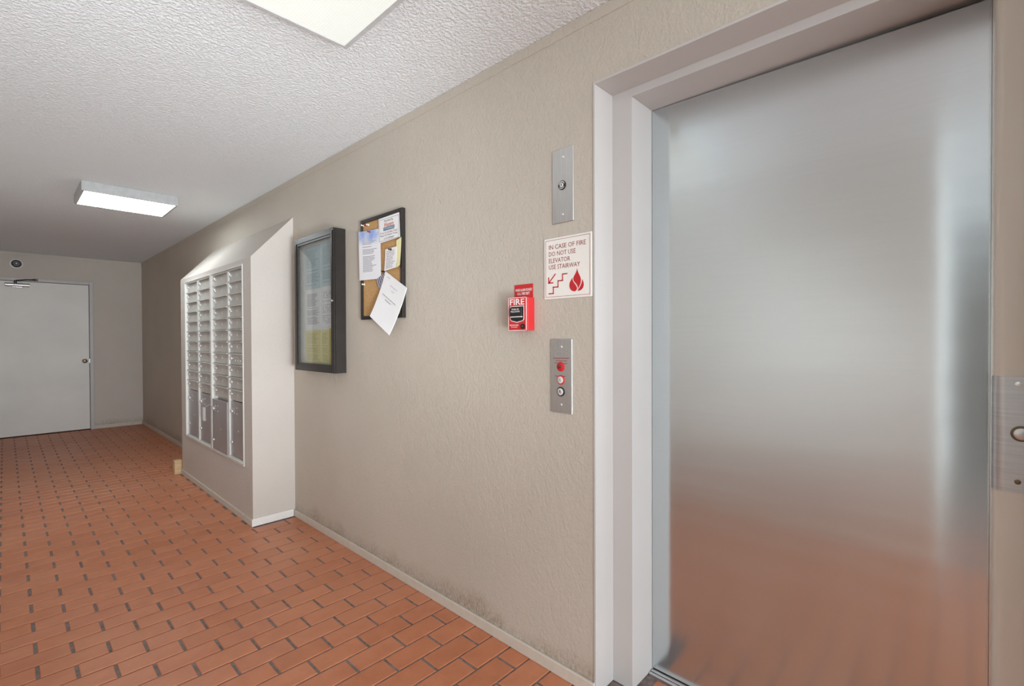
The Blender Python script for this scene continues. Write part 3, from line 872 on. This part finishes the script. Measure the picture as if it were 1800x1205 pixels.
stroke(st, [(0.053, 0.091), (0.024, 0.062)], 0.0045, sf, 0.0002, 0.0006)
stroke(st, [(0.0222, 0.080), (0.0222, 0.0605), (0.042, 0.0605)], 0.0045, sf, 0.0002, 0.0006)
st.build('arrow_symbol', M_REDINK, sg)
def bez(p, n=8):
    out = []
    for a, b, c_, e in p:
        for i in range(n):
            s = i / n
            out.append(tuple(a[k] * (1 - s) ** 3 + 3 * b[k] * s * (1 - s) ** 2 + 3 * c_[k] * s * s * (1 - s) + e[k] * s ** 3 for k in (0, 1)))
    return out
def fl_(pts): return [(0.118 + x * 0.062, 0.022 + y * 0.082) for x, y in pts]
flm = [bez([((0.55, 1.0), (0.60, 0.72), (0.86, 0.62), (0.80, 0.40)), ((0.80, 0.40), (0.78, 0.26), (0.66, 0.18), (0.60, 0.10)), ((0.60, 0.10), (0.62, 0.34), (0.22, 0.40), (0.28, 0.58)), ((0.28, 0.58), (0.32, 0.70), (0.52, 0.80), (0.55, 1.0))]),
       bez([((0.22, 0.62), (0.14, 0.50), (-0.02, 0.44), (0.0, 0.24)), ((0.0, 0.24), (0.02, 0.08), (0.22, 0.0), (0.36, 0.0)), ((0.36, 0.0), (0.46, 0.0), (0.52, 0.06), (0.54, 0.12)), ((0.54, 0.12), (0.52, 0.30), (0.16, 0.40), (0.22, 0.62))]),
       bez([((0.90, 0.50), (0.98, 0.40), (1.02, 0.30), (0.99, 0.20)), ((0.99, 0.20), (0.95, 0.06), (0.78, 0.0), (0.56, 0.01)), ((0.56, 0.01), (0.70, 0.14), (0.90, 0.28), (0.90, 0.50))])]
for pl in flm:
    MB().prism(fl_(pl), 0.0002, 0.0006, sf).build('flame_symbol', M_REDINK, sg)

# ------------------------------------------------------------------ fire alarm pull station
ps_sign = MB().box(XW - 0.003, XW - 0.0003, 1.211, 1.309, 1.4085, 1.4615, 0.0006).build('alarm_sign', M_RED)
tag(ps_sign, 'small red alarm notice plate above the pull station', 'sign')
pf = wallfn(XW - 0.003, 1.309, 1.4085)
text('WHEN ALARM SOUNDS', pf, 0.006, 0.026, 0.087, 0.0105, M_WHITEINK, ps_sign, bold=True)
text('CALL FIRE DEPT', pf, 0.016, 0.0115, 0.066, 0.0105, M_WHITEINK, ps_sign, bold=True)
PD = 0.050
t = empty('fire_pull_station', (XW, 1.257, 1.278))
tag(t, 'red fire alarm pull station mounted on the stucco wall', 'fire alarm')
py0, py1, pz0, pz1 = 1.203, 1.299, 1.278, 1.4080
MB().box(XW - 0.040, XW - 0.0003, py0 + 0.002, py1 - 0.002, pz0 + 0.002, pz1 - 0.001, 0.002).build('back_box', M_RED, t)
fp = MB().box(XW - PD, XW - 0.0405, py0, py1, pz0, pz1, 0.003, 2).build('front_plate', M_RED, t)
ff = wallfn(XW - PD, py1, pz0)
PW, PH = 0.096, 0.130
rim = MB()
for a0, a1, b0, b1_ in ((0.001, PW - 0.001, 0.001, 0.0032), (0.001, PW - 0.001, PH - 0.0032, PH - 0.001), (0.001, 0.0032, 0.001, PH - 0.001), (PW - 0.0032, PW - 0.001, 0.001, PH - 0.001)):
    rim.prism([(a0, b0), (a1, b0), (a1, b1_), (a0, b1_)], -0.0008, 0.0004, ff)
rim.build('white_rim', M_WHITEINK, fp)
text('FIRE', ff, 0.010, 0.100, 0.076, 0.023, M_WHITEINK, fp, bold=True)
shield = [(0.012, 0.096), (0.084, 0.096), (0.084, 0.044), (0.078, 0.038), (0.048, 0.032), (0.018, 0.038), (0.012, 0.044)]
MB().prism(shield, 0.0001, 0.0010, ff).build('shield_outline', M_WHITEINK, fp)
shield2 = [(0.0145, 0.0935), (0.0815, 0.0935), (0.0815, 0.0455), (0.077, 0.0402), (0.048, 0.0345), (0.019, 0.0402), (0.0145, 0.0455)]
MB().prism(shield2, 0.0009, 0.0014, ff).build('shield', M_BLACK, fp)
hd = MB().prism([(0.018, 0.056), (0.078, 0.056), (0.078, 0.088), (0.018, 0.088)], 0.0012, 0.011, ff, 0.002, 2).build('pull_handle', M_BLACK, t)
hl = MB().prism([(0.020, 0.0525), (0.076, 0.0525), (0.076, 0.0555), (0.020, 0.0555)], 0.0012, 0.008, ff)
hl.build('handle_lip', M_WHITEINK, hd)
text('PUSH IN', ff, 0.030, 0.0795, 0.036, 0.0062, M_WHITEINK, hd, d=0.0114, bold=True)
text('PULL DOWN', ff, 0.025, 0.0710, 0.046, 0.0062, M_WHITEINK, hd, d=0.0114, bold=True)
text('FIRE-LITE ALARMS', ff, 0.009, 0.0195, 0.046, 0.0055, M_WHITEINK, fp, bold=True)
text('by Honeywell', ff, 0.018, 0.0120, 0.030, 0.0050, M_WHITEINK, fp, bold=True)
lk = MB().lathe([(0.0100, 0), (0.0100, 0.004), (0.0085, 0.005)], ff(0.078, 0.0170, 0.0), (-1, 0, 0), 20).build('key_lock', M_BLACK, t)
MB().lathe([(0.0045, 0), (0.004, 0.001)], ff(0.078, 0.0170, 0.0052), (-1, 0, 0), 12).build('lock_core', M_BRASS, lk)

# ------------------------------------------------------------------ elevator call panel
cp = MB().box(XW - 0.005, XW - 0.0003, 1.025, 1.123, 0.975, 1.2465, 0.0012).build('call_panel', M_PLATE)
tag(cp, 'brushed steel elevator call panel with one red and two clear buttons', 'elevator panel')
cf = wallfn(XW - 0.005, 1.123, 0.975)
screw(cp, cf, 0.050, 0.243); screw(cp, cf, 0.049, 0.031)
eng = MB()
def engr(b, a0, a1, hgt):
    a = a0
    while a < a1:
        L = rnd.uniform(0.003, 0.005)
        stroke(eng, [(a, b), (a + L * 0.6, b + hgt * rnd.uniform(-0.4, 0.4))], hgt * 0.45, cf, 0.0001, 0.0003); a += L + 0.0012
for b, a0, a1 in ((0.2270, 0.021, 0.078), (0.2160, 0.033, 0.072)): engr(b, a0, a1, 0.005)
eng.build('engraved_lines', M_GREYINK, cp)
eng = MB()
for b, a0, a1 in ((0.2010, 0.014, 0.084), (0.1915, 0.024, 0.076), (0.1825, 0.020, 0.078), (0.1345, 0.022, 0.068)): engr(b, a0, a1, 0.005)
eng.build('red_engraved_lines', M_DKREDINK, cp)
def button(b, ring, cap, name, mark=None):
    c = cf(0.0475, b, 0.0)
    rg = MB().lathe([(0.0175, 0), (0.0175, 0.0025), (0.0150, 0.0035)], c, (-1, 0, 0), 28).build(name, ring, cp)
    c2 = cf(0.0475, b, 0.0036)
    MB().lathe([(0.0130, -0.001), (0.0130, 0.001), (0.0115, 0.0020)], c2, (-1, 0, 0), 24).build('cap', cap, rg, smooth=True)
    if mark:
        ar = MB(); y = b
        stroke(ar, [(0.0425, y - 0.006), (0.0475, y + 0.006), (0.0525, y - 0.006)], 0.0016, cf, 0.0057, 0.0060)
        stroke(ar, [(0.0445, y - 0.001), (0.0505, y - 0.001)], 0.0014, cf, 0.0057, 0.0060)
        ar.build('arrow_mark', mark, rg)
    return rg
rb = button(0.170, M_RED, M_RED, 'fire_key_switch')
MB().lathe([(0.0062, 0), (0.0062, 0.003), (0.003, 0.004)], cf(0.0475, 0.170, 0.0056), (-1, 0, 0), 16).build('key_core', M_BRASS, rb)
M_CLEARCAP = plain('clear_button_cap', lin(206, 202, 198), 0.2)
button(0.1215, M_RED, M_CLEARCAP, 'call_button', M_GREYINK)
button(0.0785, M_BLACK, M_CLEARCAP, 'call_button', M_BLACKINK)

# ------------------------------------------------------------------ lock plate wrapped round the right elevator jamb
pz0, pz1 = 0.908, 1.162
out = [(X1 + 0.020 - 0.0215 * math.sin(t), YR1 - 0.020 + 0.0215 * math.cos(t)) for t in [math.radians(a) for a in range(0, 91, 10)]]
inn = [(X1 + 0.020 - 0.0204 * math.sin(t), YR1 - 0.020 + 0.0204 * math.cos(t)) for t in [math.radians(a) for a in range(0, 91, 10)]]
lp = MB().prism(out + [(X1 - 0.0015, YR0 + 0.006), (X1 - 0.0004, YR0 + 0.006)] + inn[::-1], pz0, pz1, lambda a, b, d: (a, b, d)).build('lock_plate', M_LOCKPLATE, smooth=True)
tag(lp, 'worn metal lock plate wrapped around the cream jamb at the right edge', 'lock plate')
for zz in (1.146, 0.932):
    MB().lathe([(0.0055, 0), (0.005, 0.001), (0.002, 0.002)], (X1 - 0.0015, -0.087, zz), (-1, 0, 0), 14).build('screw', M_CHROME if zz > 1 else M_BRASS, lp, smooth=True)
cy_ = MB().lathe([(0.0170, 0), (0.0170, 0.002), (0.0150, 0.004)], (X1 - 0.0015, -0.092, 1.038), (-1, 0, 0), 28).build('lock_collar', M_BRASS, lp, smooth=True)
MB().lathe([(0.0125, 0), (0.0125, 0.003), (0.011, 0.004)], (X1 - 0.0052, -0.092, 1.038), (-1, 0, 0), 24).build('lock_disc', M_PLATE, cy_, smooth=True)

# ------------------------------------------------------------------ round speaker above the far door
t = empty('alarm_sounder', (0.118, YF, 2.17))
tag(t, 'round black and white sounder on the wall above the far door', 'sounder')
MB().lathe([(0.062, 0), (0.062, 0.010), (0.050, 0.016)], (0.118, YF - 0.0003, 2.230), (0, -1, 0), 28).build('base_plate', M_LPLASTIC, t, smooth=True)
MB().lathe([(0.047, 0), (0.047, 0.010), (0.036, 0.020), (0.014, 0.020)], (0.118, YF - 0.0165, 2.230), (0, -1, 0), 28).build('dome', M_BLACK, t, smooth=True)
MB().lathe([(0.009, 0), (0.006, 0.004)], (0.118, YF - 0.0368, 2.231), (0, -1, 0), 12).build('lamp', M_LPLASTIC, t)
